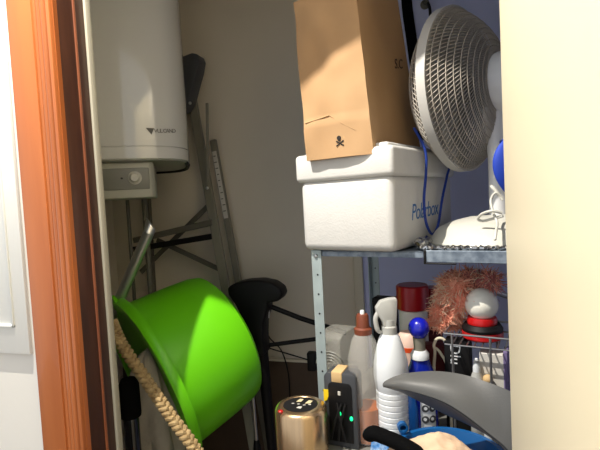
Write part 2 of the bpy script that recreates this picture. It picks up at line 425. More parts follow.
# lug with a hole at the top of the rim
hp = at(125, 309, 1.2)
inv = mx.inverted(); l = inv @ hp; l.z = 0; ang = math.atan2(l.y, l.x); lr = l.length
rd = V((math.cos(ang), math.sin(ang), 0)); tg = V((-rd.y, rd.x, 0))
lug = MB()
N = 28; vs = []; fs = []
for z in (-.010, .000):
    for k in range(N):
        a = 2*math.pi*k/N; o_ = rd*(RO*1.02) + rd*(.034*math.cos(a)) + tg*(.046*math.sin(a)); i_ = rd*(RO*1.02) + rd*(.0165*math.cos(a)) + tg*(.0165*math.sin(a))
        vs += [o_+V((0,0,z)), i_+V((0,0,z))]
for k in range(N):
    k2 = (k+1)%N
    fs += [(2*k,2*k+1,2*k2+1,2*k2), (2*N+2*k,2*N+2*k2,2*N+2*k2+1,2*N+2*k+1), (2*k,2*k2,2*N+2*k2,2*N+2*k), (2*k+1,2*N+2*k+1,2*N+2*k2+1,2*k2+1)]
lug.add(vs, fs, 0, mx); lug.build('lug', M['green'], tub)
hole_w = mx @ (rd*(RO*1.02))

# metal pole through the lug
top = at(149, 232, 1.20)
dirp = (hole_w-top).normalized()
bot = hole_w + dirp*((0.02-hole_w.z)/dirp.z)
pl = MB().tube([top, bot], .0165, 20)
pole = tag(pl.build('metal_pole', M['chrome'], origin=bot), 'silver metal tube poking up through hole in green tub', 'pole')
# pinched, flattened tip
tip = at(151, 224, 1.20)
tq = MB(); xx = (RI - dirp*RI.dot(dirp)).normalized(); yy = dirp.cross(xx)
n = 20; ring0 = [top + xx*.0165*math.cos(2*math.pi*k/n) + yy*.0165*math.sin(2*math.pi*k/n) for k in range(n)]
ring1 = [tip + xx*(.020*math.cos(2*math.pi*k/n)) + yy*(.0055*math.sin(2*math.pi*k/n)) + (-dirp)*(-.012*(math.cos(2*math.pi*k/n))) for k in range(n)]
tq.add(ring0+ring1, [(k,(k+1)%n,n+(k+1)%n,n+k) for k in range(n)]+[tuple(n+k for k in range(n))])
tq.build('flattened_tip', M['chrome'], pole)

# grey cloth sack under and inside the tub
def blob(cx, cy, z0, z1, rx, ry, seed, rough=.02, nu=48, nv=40, top=.35, lean=(0,0)):
    vs = []; fs = []
    for j in range(nv+1):
        tt_ = j/nv; z = z0+(z1-z0)*tt_
        e = 1.0 if tt_ < 1-top else math.sqrt(max(0, 1-((tt_-(1-top))/top)**2))
        e = max(e, .002); e *= (.86+.14*min(1, tt_/.08))
        for i in range(nu):
            a = 2*math.pi*i/nu
            nz = noise.noise(V((math.cos(a)*2.2+seed, math.sin(a)*2.2, z*7)))*rough + noise.noise(V((math.cos(a)*5+seed, math.sin(a)*5, z*16)))*rough*.4
            vs.append(V((cx+lean[0]*tt_+(rx+nz)*e*math.cos(a), cy+lean[1]*tt_+(ry+nz)*e*math.sin(a), z)))
    for j in range(nv):
        for i in range(nu):
            i2 = (i+1)%nu; fs.append((j*nu+i, j*nu+i2, (j+1)*nu+i2, (j+1)*nu+i))
    fs.append(tuple(range(nu-1,-1,-1))); fs.append(tuple(nv*nu+i for i in range(nu)))
    return vs, fs
sc0 = at(163, 450, 1.10)
vs, fs = blob(sc0.x-.005, sc0.y, 0, at(160, 350, 1.08).z, .075, .09, 3.3, .03, lean=(-.02,0))
tag(MB().add(vs, fs).build('cloth_sack', M['sack'], origin=(sc0.x, sc0.y, 0), smooth=60), 'grey cloth sack standing under the mouth of green tub', 'sack')

# braided rope hanging from the mouth of the tub
path = spline([at(112,322,1.02), at(122,345,.985), at(146,380,.95), at(170,415,.94), at(196,450,.93), at(214,480,.95), at(228,515,.99)], 10)
rp = MB()
for ph in range(3):
    q_ = []
    for i, p in enumerate(path):
        tt_ = (path[min(i+1,len(path)-1)]-path[max(i-1,0)]).normalized(); x = tt_.cross(V((0,0,1))).normalized(); y = tt_.cross(x)
        pass
    # resample finely
    fine = spline(path, 3)
    for i, p in enumerate(fine):
        tt_ = (fine[min(i+1,len(fine)-1)]-fine[max(i-1,0)]).normalized(); x = tt_.cross(V((0,0,1))).normalized(); y = tt_.cross(x)
        a = i*.52 + ph*2*math.pi/3
        q_.append(p + x*.0100*math.sin(a) + y*.0062*math.sin(2*a))
    rp.tube(q_, .0068, 8)
tag(rp.build('rope', M['rope'], origin=path[-1]), 'thick braided beige rope hanging across the mouth of green tub', 'rope')

# black upright tube at the far left
bt = at(131, 416, .98)
bl = thing('vacuum_tube', 'black upright tube standing in front of grey sack beside door jamb', 'tube', (bt.x, bt.y, 0))
MB().lathe([(.020,0),(.020,bt.z-.01),(.018,bt.z),(.001,bt.z)], 24, Matrix.Translation((bt.x,bt.y,0))).build('tube', M['blackgloss'], bl)
MB().lathe([(.026,bt.z-.0),(.027,bt.z+.01),(.026,bt.z+.085),(.018,bt.z+.10),(.001,bt.z+.10)], 24, Matrix.Translation((bt.x,bt.y,0))).build('handle', M['black_soft'], bl)

# ------------------------------------------------------------------ black folding stand (tripod)
YT = 1.47
tb = at(273, 450, YT)
tr = thing('tripod_stand', 'black folded tripod stand with curved head behind green tub', 'tripod', (tb.x, tb.y, 0))
c0 = at(255, 300, YT); c1 = at(272, 450, YT); d_ = (c1-c0).normalized(); c2 = c1 + d_*((.01-c1.z)/d_.z)
MB().tube([c0, at(260,340,YT), at(266,390,YT), c1, c2], [.036, .026, .019, .016, .014], 16).build('column', M['black'], tr)
# saddle-shaped head
hp_ = [(231,286),(238,281.5),(247,279.5),(262,278.5),(275,281),(283,286.5),(285.5,293),(282,299),(275,300.5),(270.5,301),(270,309),(266.5,320),(266,335),(268,352),(262,354),(255,338),(247,320),(239,303),(232,293)]
hq_ = [at(x, y, YT-.03) for x, y in hp_]
MB().prism([(p.x, p.z) for p in hq_], -.035, .035, frame((0, YT-.03, 0), (1,0,0), (0,0,1), (0,-1,0)), bev=.009, seg=3).build('head', M['black'], tr)
MB().tube([at(262,303,YT-.01), at(300,318,YT), at(346,333,YT+.02)], .0088, 12).build('arm', M['black'], tr)
MB().tube([at(262,346,YT-.01), at(316,339,YT+.01)], .0075, 12).build('arm', M['black'], tr)
MB().tube([at(269,300,YT-.03), at(269,318,YT-.03)], .0025, 8).build('screw', M['chrome'], tr)
kb = MB().box((0,0,0), (.03, .03, .066), .006, 2, Matrix.Translation(at(312,361,YT+.01))); kb.build('clamp', M['black'], tr)
MB().tube([at(262,346,YT-.01), at(312,361,YT+.02)], .0024, 6).build('tie_rod', M['black'], tr)
l0 = at(250, 360, YT-.05); l1 = at(256.5, 441, YT-.05); dl = (l1-l0).normalized(); l2 = l1+dl*((.0-l1.z)/dl.z)
lg = MB().tube([l0, l1], .0062, 12).build('leg', M['chrome'], tr)
MB().tube([l1-dl*.004, l1+dl*.015, l1+dl*.03, l2], [.008,.012,.0135,.0135], 12).build('foot', M['black'], lg)
# thin hanging cable on the wall
cb = spline([at(266,312,YB-.03), at(268,335,YB-.03), at(281,350,YB-.03), at(288,372,YB-.03), at(290,400,YB-.03), at(292,450,YB-.03), at(294,520,YB-.03)], 6)
cbm = MB().tube(cb, .0025, 6)
cbm.tube([cb[0]+V((0,.034,0)), cb[0]], .004, 8)
tag(cbm.build('cable', M['black'], origin=cb[-1]), 'thin black cable hanging down the wall behind the gold canister', 'cable')

# ------------------------------------------------------------------ metal shelving unit
TH = rad(13)
su = V((math.cos(TH), -math.sin(TH), 0)); sv = V((math.sin(TH), math.cos(TH), 0))
P0 = at(312, 250.5, 1.0); ZS = P0.z; ZL = .79
SW, SD = .62, .38
def SP(u, v, z): return V((P0.x, P0.y, 0)) + su*u + sv*v + V((0,0,z))
SF = frame((P0.x, P0.y, 0), su, sv, (0,0,1))
# keep the right end clear of the door frame
SW = .485
sh = thing('shelving_unit', 'galvanised metal shelving unit carrying white foam box and fan', 'shelving', SP(SW/2, SD/2, 0), -TH)
MB().box((SW/2, SD/2, ZS-.0015), (SW, SD, .003), 0, 1, SF).box((SW/2, .001, ZS-.0065), (SW, .002, .013), 0, 1, SF).box((SW/2, SD-.001, ZS-.012), (SW, .002, .024), 0, 1, SF).box((.001, SD/2, ZS-.0065), (.002, SD, .013), 0, 1, SF).build('shelf', M['galv'], sh)
u_t = .245
ut = (at(427, 252, .95)-V((P0.x,P0.y,0))).dot(su)
MB().box(((ut+SW)/2, SD*.5-.004, ZS+.0012), (SW-ut, SD, .0024), 0, 1, SF).box(((ut+SW)/2, -.0045, ZS-.0095), (SW-ut, .003, .024), .001, 1, SF).build('shelf_tray', M['galv'], sh)
MB().box((ut-.001, -.0065, ZS-.011), (.005, .004, .028), .001, 1, SF).box(((ut+.03), -.0065, ZS-.0235), (.06, .004, .003), .001, 1, SF).build('tray_edge', M['black'], sh)
def post(u, v, du, dv, nm='post'):
    w = .024; q = MB()
    q.box((u+du*w/2, v, (ZS+.001)/2), (w, .002, ZS+.001), 0, 1, SF).box((u, v+dv*w/2, (ZS+.001)/2), (.002, w, ZS+.001), 0, 1, SF)
    for k in range(8):
        z = ZS-.01-.045*k
        q.lathe([(.0022,0),(.0022,.0006),(.0,.0006)], 10, SF @ Matrix.Translation((u+du*w*.55, v-.0012, z)) @ Matrix.Rotation(math.pi/2,4,'X'), 1)
    o = q.build(nm, [M['galv_post'], M['black']], sh)
    return o
pA = post(.001, -.004, 1, 1); post(SW, -.004, -1, 1); post(.001, SD+.002, 1, -1); post(SW, SD+.002, -1, -1)
MB().lathe([(.004,0),(.004,.003),(.002,.004),(0,.004)], 6, SF @ Matrix.Translation((.012,-.0052,ZS-.012)) @ Matrix.Rotation(math.pi/2,4,'X')).build('bolt', M['chrome'], sh)
# lower shelf: reaches forward past the posts
fx = V((P0.x,P0.y,0))
def loc(u, v): return (u, v)
pf1 = (at_z(277, 452, ZL)-fx); la0 = (pf1.dot(su), pf1.dot(sv))
poly = [(la0[0]+.004, -.185), (.34, -.215), (.385, -.12), (SW, -.02), (SW, SD), (0, SD), (0, -.006), (la0[0]+.004, -.020)]
MB().prism(poly, ZL-.02, ZL, SF, bev=.001).build('lower_shelf', M['board'], sh)

# ------------------------------------------------------------------ white foam box
CT = rad(21)
cu = V((math.cos(CT), -math.sin(CT), 0)); cv = V((math.sin(CT), math.cos(CT), 0))
cl = at(300.5, 249, .985); 
CZ = ZS+.0026
CW, CD = .236, .36
ztop = at(300, 156, .985).z
zrim = at(301, 183, .985).z
CF = frame((cl.x, cl.y, 0), cu, cv, (0,0,1))
fb = thing('foam_cooler', 'white foam cool box with blue lettering under brown paper bag', 'cool box', CF @ V((CW/2, CD/2, CZ)), -CT)
MB().box((CW/2, CD/2, (CZ+zrim)/2+.002), (CW-.007, CD-.007, zrim-CZ+.004), .016, 4, CF).build('box_body', M['foam'], fb)
MB().box((CW/2, CD/2, (ztop+zrim)/2), (CW+.006, CD+.006, ztop-zrim), .010, 4, CF).box((CW/2, CD/2, ztop+.0025), (CW-.03, CD-.03, .013), .006, 3, CF).build('lid', M['foam'], fb)
pm = frame(CF @ V((CW-.0035, .088, at(413,222,.98).z+.003)), cv, (0,0,1), cu)
MB().text('Polarbox', .050, pm @ Matrix.Rotation(rad(2),4,'Z'), shear=.25, ext=.0004, space=.88).build('lettering', M['blue_ink'], fb)
pm2 = frame(CF @ V((CW-.0058, .0, 0)), cv, (0,0,1), cu)
# blue cord looped over the box side
def cs(px, py):   # point on the plane just outside the box side
    p0 = CF @ V((CW+.010, 0, 0)); d = ray(px, py); t_ = (p0-CAM).dot(cu)/d.dot(cu); return CAM+d*t_
crd = spline([cs(423,132)+V((0,0,.012))-cu*.02, cs(425,150), cs(426,172), cs(424,200), cs(426,222), cs(432,234), cs(438,225), cs(442,200), cs(447,176), cs(450,160), cs(451,135)+V((0,0,.01))-cu*.02], 8)
tag(MB().tube(crd, .0030, 8).build('cord_loop', M['blue_cord'], origin=cs(432,234)), 'blue cord loop hanging down the side of white foam box', 'cord')

# ------------------------------------------------------------------ paper bag
BT = rad(16)
zbag = ztop+.0092
bu = V((math.cos(BT), -math.sin(BT), 0)); bv = V((math.sin(BT), math.cos(BT), 0))
b_l = at(308, 161, .955); b_r = at(374.5, 156, .93)
BF = frame((b_l.x, b_l.y, 0), bu, bv, (0,0,1))
r_ = BF.inverted() @ b_r; BW = r_.x+.004
bk = BF.inverted() @ at(419, 140, 1.16); BD = .25
zl = b_l.z; zt = at(300, 2.5, .965).z
bag = thing('paper_bag', 'brown paper bag with small skull print standing on white foam box', 'bag', BF @ V((BW/2, BD/2, zbag)), -BT)
Hh = zt-zl
def front(u, w):   # u 0..1 across, w 0..1 up : bulge and creases
    x = -.016*w*(1-u) + u*BW + .001*math.sin(w*9)*(1-u) - (.024*w)*u*1.0
    y = .004*math.sin(u*math.pi)*-1 + noise.noise(V((u*3.1,w*4.3,1.7)))*.006
    y += (-.004 if w < .24 else 0)*(1-abs(u-.35))
    z = zl + Hh*w
    if w < .001: z += .0
    return BF @ V((x, y, z))
K = 14
bg = MB()
bg.grid(lambda u, w: front(u, w), 24, 36, th=.0012)
def side_r(u, w):
    p = BF.inverted() @ front(1, w)
    x = p.x + .012*math.sin(u*math.pi)*(-.6+.2*math.sin(w*5)) + .010*u*0 + noise.noise(V((u*2.1,w*3.3,9)))*.005*math.sin(u*math.pi) + .02*u*(1-w)
    return BF @ V((x, p.y*(1-u)+u*BD, zl*(1-u)+zbag*u+Hh*w*(1+.12*u) if u > .06 else p.z+ (zbag-zl)*u))
bg.grid(side_r, 20, 30, th=-.0012)
def side_l(u, w):
    p = BF.inverted() @ front(0, w)
    return BF @ V((p.x - .008*math.sin(u*math.pi), p.y*(1-u)+u*BD, p.z+(zbag-zl)*min(1,u*4)))
bg.grid(side_l, 12, 16, th=.0012)
bg.grid(lambda u, w: BF @ V(((BF.inverted()@side_l(1,w)).x*(1-u)+(BF.inverted()@side_r(1,w)).x*u, BD, zbag+Hh*w*1.12)), 10, 10, th=-.0012)
bg.grid(lambda u, w: BF @ V((u*BW, w*BD, zl if w < .05 else max(zl, zbag))), 8, 22, th=.0006)
bg.build('bag_body', M['kraft'], bag, smooth=30)
# fold line near the bottom
fo = MB()
fu = [front(.03,.235), front(.25,.25), front(.42,.262)]
fo.tube([p - bv*.0003 for p in fu], .0016, 6); fo.tube([front(.42,.262)-bv*.0002, front(.62,.2)-bv*.0002, front(.80,.15)-bv*.0002], .0008, 6)
fo.build('crease', M['kraft'], bag)
# skull and crossbones
def onbag(px, py):
    d = ray(px, py); p0 = BF @ V((0, -.0055, 0)); t_ = (p0-CAM).dot(bv)/d.dot(bv); return CAM+d*t_
sk = onbag(340, 141); ss = mpp(sk)
def near(p):
    q = BF.inverted() @ p; w = (q.z-zl)/Hh
    lo, hi = 0, 1
    for _ in range(30):
        mid = (lo+hi)/2
        if (BF.inverted() @ front(mid, w)).x < q.x: lo = mid
        else: hi = mid
    return (BF.inverted() @ front(lo, w)).y
yk = min(near(onbag(340+i*3, 141+j*4)) for i in (-1,0,1) for j in (-1,0,1))
skq = BF.inverted() @ sk; skm = frame(BF @ V((skq.x, yk-.0003, skq.z)), bu, (0,0,1), -bv)
kk = MB()
kk.lathe([(2.3*ss,0),(2.3*ss,.0008),(0,.0008)], 16, skm @ Matrix.Translation((-.6*ss,3.0*ss,0)))
kk.box((-.3*ss, .7*ss, .0004), (2.2*ss, 1.8*ss, .0008), 0, 1, skm)
for sg_ in (-1, 1):
    q_ = skm @ Matrix.Translation((.3*ss,-2.4*ss,0)) @ Matrix.Rotation(sg_*rad(32),4,'Z')
    kk.box((0,0,.0004), (8*ss, 1.1*ss, .0008), 0, 1, q_)
    for e in (-1,1): kk.lathe([(.9*ss,0),(.9*ss,.0008),(0,.0008)], 8, q_ @ Matrix.Translation((e*4*ss,0,0)))
kk.build('skull_print', M['ink'], bag)
# letters on the side
u0, w0 = .40, (at(402,76,1.05).z-zl-.004)/Hh
def lfr(u):
    a = side_r(u, w0); b_ = side_r(u+.1, w0); t_ = (b_-a).normalized(); n_ = t_.cross(V((0,0,1))); return frame(a+n_*.0022, t_, (0,0,1), n_)
MB().text('S.C', .032, lfr(.70), ext=.0004).build('lettering', M['brown_ink'], bag)
# dark brown carton sticking out of the bag
bx = MB().box((.045, .06, (zbag+.002+zt+.10)/2), (.10, .09, zt+.10-zbag-.002), .003, 2, BF @ Matrix.Translation((-.003,.012,0)))
tag(bx.build('carton', M['dkbrown'], origin=BF @ V((.045,.06,zbag))), 'dark brown carton sticking out of the top of paper bag', 'carton')

# ------------------------------------------------------------------ fan
FR = .185
fc = at(461, 91, 1.10)
FR = 79*mpp(fc)
na = rad(27)
lx, ly, ld = local(453, 91); nf = -lx*math.cos(na) + ld*math.sin(na); nf.z = 0; nf.normalize()          # blowing direction: left and away
GF = axis_frame(fc, nf)                                          # local +z = front
bs = at(499, 230, 1.07); bs.z = 0
fan = thing('desk_fan', 'white desk fan with wire cage seen from behind, on metal shelf', 'fan', (bs.x, bs.y, ZS+.0026))
def dome(sign, depth, hub, nw, tw, nr, nm):
    q = MB()
    def pt(k, a):      # k 0 rim .. 1 hub
        r = FR*(1-k)+hub*k; h = depth*(1-(1-k)**2.3) if True else 0
        if k < .22: pass
        return V((r*math.cos(a), r*math.sin(a), sign*(.008+h)))
    for i in range(nw):
        a0 = 2*math.pi*i/nw
        q.tube([GF @ pt(k/12, a0+tw*(k/12)) for k in range(13)], .00095, 4, caps=False)
    for j in range(1, nr+1):
        k = (j/nr)**1.2
        q.tube([GF @ pt(k, 2*math.pi*i/48) for i in range(49)], .0013, 4, caps=False)
    return q.build(nm, M['cage'], fan)
dome(1, .072, .045, 96, .5, 9, 'front_grille')
dome(-1, .076, .050, 104, .85, 11, 'rear_grille')
MB().lathe([(FR-.002,-.010),(FR+.003,-.010),(FR+.003,.010),(FR-.002,.010),(FR-.002,-.010)], 72, GF).build('rim_band', M['fanband'], fan)
MB().lathe([(.045,.052),(.047,.058),(.03,.062),(.001,.063)], 32, GF).build('front_badge', M['fanband'], fan)
for i in range(3):
    a0 = 2*math.pi*i/3+.4
    def bl_(u, v):
        r = .03+ (FR*.84-.03)*u; a = a0+(v-.5)*(.9+.5*math.sin(u*2.6)); return GF @ V((r*math.cos(a), r*math.sin(a), .01-.035*(v-.5)))
    MB().grid(bl_, 10, 10, th=.002).build('blade', M['fanblade'], fan)
MB().lathe([(.001,-.02),(.03,-.02),(.032,.02),(.001,.03)], 24, GF).build('hub', M['fanblade'], fan)
MB().lathe([(.046,-.074),(.060,-.080),(.063,-.090),(.062,-.185),(.056,-.20),(.04,-.207),(.001,-.208)], 40, GF).build('motor_housing', M['fanwhite'], fan)
nb = V((bs.x, bs.y, 0))
mzc = fc.z
MB().tube([V((bs.x,bs.y,mzc-.05)), V((bs.x,bs.y,mzc-.10)), V((bs.x,bs.y,mzc-.17)), V((bs.x,bs.y,ZS+.055))], [.028,.022,.018,.019], 20).build('neck', M['fanwhite'], fan)
BR = .150
MB().lathe([(BR,0),(BR+.002,.006),(.142,.020),(.126,.036),(.10,.048),(.06,.057),(.024,.060),(.001,.061)], 64, Matrix.Translation((bs.x,bs.y,ZS+.0032))).build('base', M['base_white'], fan)
tz = ZS+.003
cw = MB()
cpt = lambda px, py, Y: at(px, py, Y)
cw.tube(spline([cpt(502,213,.93), cpt(492,211,.93), cpt(482,214,.94), cpt(478,219,.95), cpt(483,221,.95), cpt(492,219,.94), cpt(503,216,.93)], 8), .0028, 8)
cw.tube(spline([cpt(503,198,.95), cpt(496,193,.95), cpt(491,200,.95), cpt(493,212,.94), cpt(497,222,.93), cpt(496,232,.91), cpt(495,240,.90)], 8), .0026, 8)
cw.tube(spline([cpt(491,186,.96), cpt(495,190,.955), cpt(503,200,.95)], 5), .0035, 8)
cw.build('power_cord', M['base_white'], fan)
# blue cloth pouch hanging beside the fan
vs = []; 
bpc = at(509, 167, .88)
blp = MB()
def bp_(u, v):
    a = 2*math.pi*u; t_ = v; prof = math.sin(math.pi*min(.999,max(.001,t_**.9)))**.7
    return bpc + RI*(.029*prof*math.cos(a)) + FH*(.012*prof*math.sin(a)) + V((0,0,.052*(1-2*t_)))
blp.grid(bp_, 24, 18)
o = bpc+V((0,0,.05)); 
blp.tube(spline([o, o+V((.02,.05,.012)), V((bs.x+.005,bs.y-.023,o.z+.012)), V((bs.x+.023,bs.y,o.z+.012))], 6), .003, 6)
tag(blp.build('pouch', M['bluecloth'], origin=bpc), 'blue cloth pouch hanging by the fan neck at door edge', 'pouch')

# silver foil under the fan base
fl = MB()
uf0 = (at(421,246,1.0)-fx).dot(su)
def foil(u, v):
    uu = uf0+.012+(SW-uf0-.03)*u; vv = .004+.13*v - .006*math.sin(u*9)
    nz = abs(noise.noise(V((uu*60, vv*60, 2)))*.010) + abs(noise.noise(V((uu*150, vv*150, 5)))*.004)
    edge = max(0, 1-v/.16)+max(0, 1-u/.12)*.9
    z = ZS+.0040 + nz*min(1, edge) + .006*max(0,1-u/.1) 
    if min(1,edge) <= 0: z = ZS+.0030
    return SP(uu, vv, z-.001)
fl.grid(foil, 110, 50)
# rolled edge on the left end
rl = [SP(uf0+.006+.004*math.sin(i*1.3), .003+.007*i, ZS+.013+.003*math.sin(i*2.1)) for i in range(14)]
fl.tube(rl, [.007+.004*abs(math.sin(i*2.7)) for i in range(14)], 9)
fe = [SP(uf0+.01+(SW-uf0-.06)*i/40, .002+.003*math.sin(i*1.9), ZS+.0075+.0015*math.sin(i*2.3)) for i in range(41)]
fl.tube(fe, [.0032+.0018*abs(math.sin(i*1.7)) for i in range(41)], 7)
tag(fl.build('foil_sheet', M['foil'], origin=SP(uf0,.05,ZS), smooth=20), 'crumpled silver foil under white fan base on the shelf', 'foil')

# strap and hook on the back wall
sp_ = spline([at(404,-40,YB-.012), at(407,5,YB-.012), at(411,35,YB-.012), at(415,65,YB-.012), at(418,95,YB-.012), at(419,140,YB-.012)], 8)
stp = thing('hanging_strap', 'black strap hanging on the wall behind paper bag', 'strap', sp_[0])
q = MB()
for a, b_ in zip(sp_, sp_[1:]): pass
wS = [.5*mpp(p)*10 for p in sp_]
q.grid(lambda u, v: sp_[int(round(u*(len(sp_)-1)))] + V(((v-.5)*10.5*mpp(sp_[0]),0,0)), len(sp_)-1, 4, th=.004)
q.build('strap', M['black_soft'], stp)
MB().tube([sp_[0]+V((0,.012,0)), sp_[0]+V((0,-.02,.0)), sp_[0]+V((0,-.022,.012))], .006, 8).build('peg', M['alu_dark'], stp)
h0 = at(425, 4, YB-.008)
hk = thing('wall_hook', 'small dark wall hook with short cord above the fan', 'hook', h0)
MB().lathe([(.016,0),(.016,.006),(.010,.01),(.001,.011)], 16, frame((h0.x,YB,h0.z),(1,0,0),(0,0,1),(0,-1,0))).tube(spline([h0, h0+V((.006,-.028,-.004)), h0+V((.012,-.034,.012))],6), .005, 8).build('hook_body', M['alu_dark'], hk)
MB().tube(spline([h0+V((.006,-.028,0)), at(430,10,YB-.03), at(430,30,YB-.03), at(431,50,YB-.03)],6), .005, 8).build('cord', M['black'], hk)

# ------------------------------------------------------------------ things on the lower shelf
def onL(px, py): return at_z(px, py, ZL)
def lt(p): return Matrix.Translation((p.x, p.y, ZL+.0005))
# gold canister
cp_ = at(300.5, 404, .845); s_ = mpp(cp_); R_ = 26*s_; ch = cp_.z - ZL
cn = thing('gold_canister', 'brushed gold metal canister with black top beside the shelf post', 'canister', (cp_.x, cp_.y, ZL))
mx = Matrix.Translation((cp_.x, cp_.y, ZL))
MB().lathe([(R_-.002,0.0005),(R_,.003),(R_,ch-.010),(R_-.003,ch-.004),(R_-.008,ch-.001),(R_-.017,ch),(R_-.019,ch-.002),(.001,ch-.003)], 64, mx).build('canister_body', M['gold'], cn)
tp = MB().lathe([(R_-.0185,ch-.003),(R_-.0185,ch-.0005),(.001,ch-.0005)], 48, mx).build('top_disc', M['blackgloss'], cn)
tf = frame((cp_.x,cp_.y,ZL+ch-.0004), R0, FH, (0,0,1))
rr = R_-.0185
q = MB()
for x, y, w in ((-.05*rr,.50*rr,.26*rr),(.48*rr,.22*rr,.28*rr)):
    q.prism([(x-w*.8,y-w*.6),(x+w*.35,y-w*.75),(x+w*.95,y+w*.5),(x+w*.1,y+w*.8)], 0, .0006, tf)
q.build('symbol', M['cream'], tp)
q = MB().prism([(-.25*rr,-.45*rr),(-.0,-.6*rr),(.1*rr,-.35*rr),(-.1*rr,-.30*rr)], 0, .0006, tf)
for x, y in ((-.45*rr,.15*rr),(-.12*rr,.02*rr),(.22*rr,-.15*rr),(.55*rr,-.12*rr)): q.box((x,y,.0003),(.16*rr,.07*rr,.0006),0,1,tf)
q.build('symbol', M['sticker'], tp)
MB().sphere((0,0,0), .0052, 14, sc=(1,1,.5), mx=tf @ Matrix.Translation((-.75*R_,-.50*R_,.0))).build('red_dot', M['red'], cn)

# black device with green lights
gp = at(346, 445, .905); GA = rad(8)
gf = frame((gp.x,gp.y,ZL), (math.cos(GA),-math.sin(GA),0), (math.sin(GA),math.cos(GA),0), (0,0,1))
s_ = mpp(gp); gw = 33*s_; gh = at(342,370,.905).z-ZL; gd = .042
dv = thing('charger_unit', 'black upright device with green lights beside gold canister', 'device', (gp.x,gp.y,ZL))
prof = [(-gw/2,0.0005),(gw/2,0.0005)]
for i in range(9): a = math.pi*i/8; prof.append((gw/2-.012+.012*math.cos(a/2), gh-.012+.012*math.sin(a/2)))
for i in range(9): a = math.pi/2+math.pi/2*i/8; prof.append((-gw/2+.012+.012*math.cos(a), gh-.012+.012*math.sin(a)))
pm_ = gf @ frame((0,gd/2,0),(1,0,0),(0,0,1),(0,-1,0))
MB().prism(prof, 0, gd, pm_, bev=.002).build('casing', M['darkgrey'], dv)
MB().prism([(x*.72, .012+(z)*.80) for x, z in prof], gd, gd+.0025, pm_, bev=.0008).build('front_panel', M['black'], dv)
MB().box((-.006, 0, gh-.008), (11*s_, gd+.003, .022), .002, 2, gf).build('tape', M['tape'], dv)
MB().prism([(-gw/2-.001,gh-.062),(-gw/2+.006,gh-.058),(-gw/2+.011,gh-.045),(-gw/2+.009,gh-.036),(-gw/2-.001,gh-.036)], gd+.0005, gd+.0016, pm_).build('yellow_tag', M['yellow'], dv)
for x, z in ((-.002,gh-.083),(.0225,gh-.090)):
    MB().sphere((0,0,0), .0042, 12, sc=(.8,1.2,.5), mx=pm_ @ Matrix.Translation((x, z, gd+.0022))).build('indicator_light', M['led'], dv)
MB().box((-.001,gh-.040,gd+.003),(.006,.008,.002),.0005,1,pm_).build('badge', M['sticker'], dv)
q = MB()
for x0, x1 in ((-.02,.004),(-.004,.012),(.012,-.006)):
    q.tube(spline([pm_ @ V((x0,.02,gd+.012)), pm_ @ V(((x0+x1)/2,.06,gd+.014)), pm_ @ V((x1,gh-.06,gd+.004))],6), .0028, 8)
q.build('cable', M['black'], dv)

# frosted tub behind the device
tp_ = onL(345, 394)
s_ = mpp(tp_); th_ = at(345,329,tp_.y).z-ZL
ft = thing('frosted_tub', 'translucent frosted plastic tub behind black device', 'tub', (tp_.x,tp_.y,ZL))
FT = frame((tp_.x,tp_.y,ZL), su, sv, (0,0,1)) 
w0 = 40*s_
body = MB().box((0,0,th_/2), (w0*1.12,.11,th_), .022, 5, FT); body.build('tub_body', M['clear'], ft)
q = MB()
for r in (.014,.022,.030,.038):
    q.tube([FT @ V((-.012+r*math.cos(a), -.0565, th_*.55+r*.9*math.sin(a))) for a in [math.pi*i/14 for i in range(15)]], .0012, 5)
q.box((-.026,-.0562,th_*.87),(.020,.0016,.003),0,1,FT)
q.build('embossing', M['enamel_grey'], ft)

# milky bottle with a brown cap
p = onL(368, 440); s_ = mpp(p)
def zpx(px, py, p): return at(px, py, p.y).z-ZL-.0005
bt_ = thing('squeeze_bottle', 'milky bottle with brown cap and orange liquid beside white spray bottle', 'bottle', (p.x,p.y,ZL))
h1 = zpx(365,333,p); 
MB().lathe([(12*s_,0),(14*s_,.004),(15.5*s_,h1*.30),(16.5*s_,h1*.62),(16*s_,h1*.78),(12*s_,h1*.93),(8*s_,h1),(7*s_,h1+.002),(.001,h1+.002)], 40, lt(p)).build('bottle_body', M['frost'], bt_)
hq = zpx(365,405,p)
MB().lathe([(11.3*s_,.002),(13.3*s_,.005),(14.3*s_,hq),(.001,hq)], 40, lt(p)).build('liquid', M['orange_liq'], bt_)
h2 = zpx(364,314,p)
cap = MB().lathe([(8.6*s_,h1-.001),(8.8*s_,h1+.010),(6.6*s_,h1+.013),(6.0*s_,h2-.004),(5.2*s_,h2),(.001,h2)], 28, lt(p)).build('cap', M['browncap'], bt_)
MB().lathe([(2.2*s_,h2-.001),(2.2*s_,h2+.006),(1.6*s_,h2+.008),(.001,h2+.008)], 16, lt(p)).build('nozzle', M['whitepl'], cap)

# white spray bottle with ribs
p = onL(394, 442); s_ = mpp(p)
sb = thing('spray_bottle', 'white ribbed spray bottle with translucent nozzle next to brown-capped bottle', 'spray bottle', (p.x,p.y,ZL))
h1 = zpx(394,334,p)
pf_ = [(14*s_,0),(15.3*s_,.004)]
hr = zpx(394,388,p); nr = 9
for i in range(nr):
    z0 = .008+(hr-.008)*i/nr; dz = (hr-.008)/nr
    pf_ += [(15.6*s_,z0),(15.6*s_,z0+dz*.7),(14.9*s_,z0+dz*.8),(14.9*s_,z0+dz*.95)]
pf_ += [(16*s_,hr+.004),(17.2*s_,hr+(h1-hr)*.25),(16.6*s_,hr+(h1-hr)*.5),(13*s_,hr+(h1-hr)*.78),(10*s_,h1-.006),(8.2*s_,h1),(7*s_,h1+.002),(.001,h1+.002)]
MB().lathe(pf_, 48, lt(p)).build('bottle_body', M['whitepl'], sb)
h2 = zpx(392,298,p)
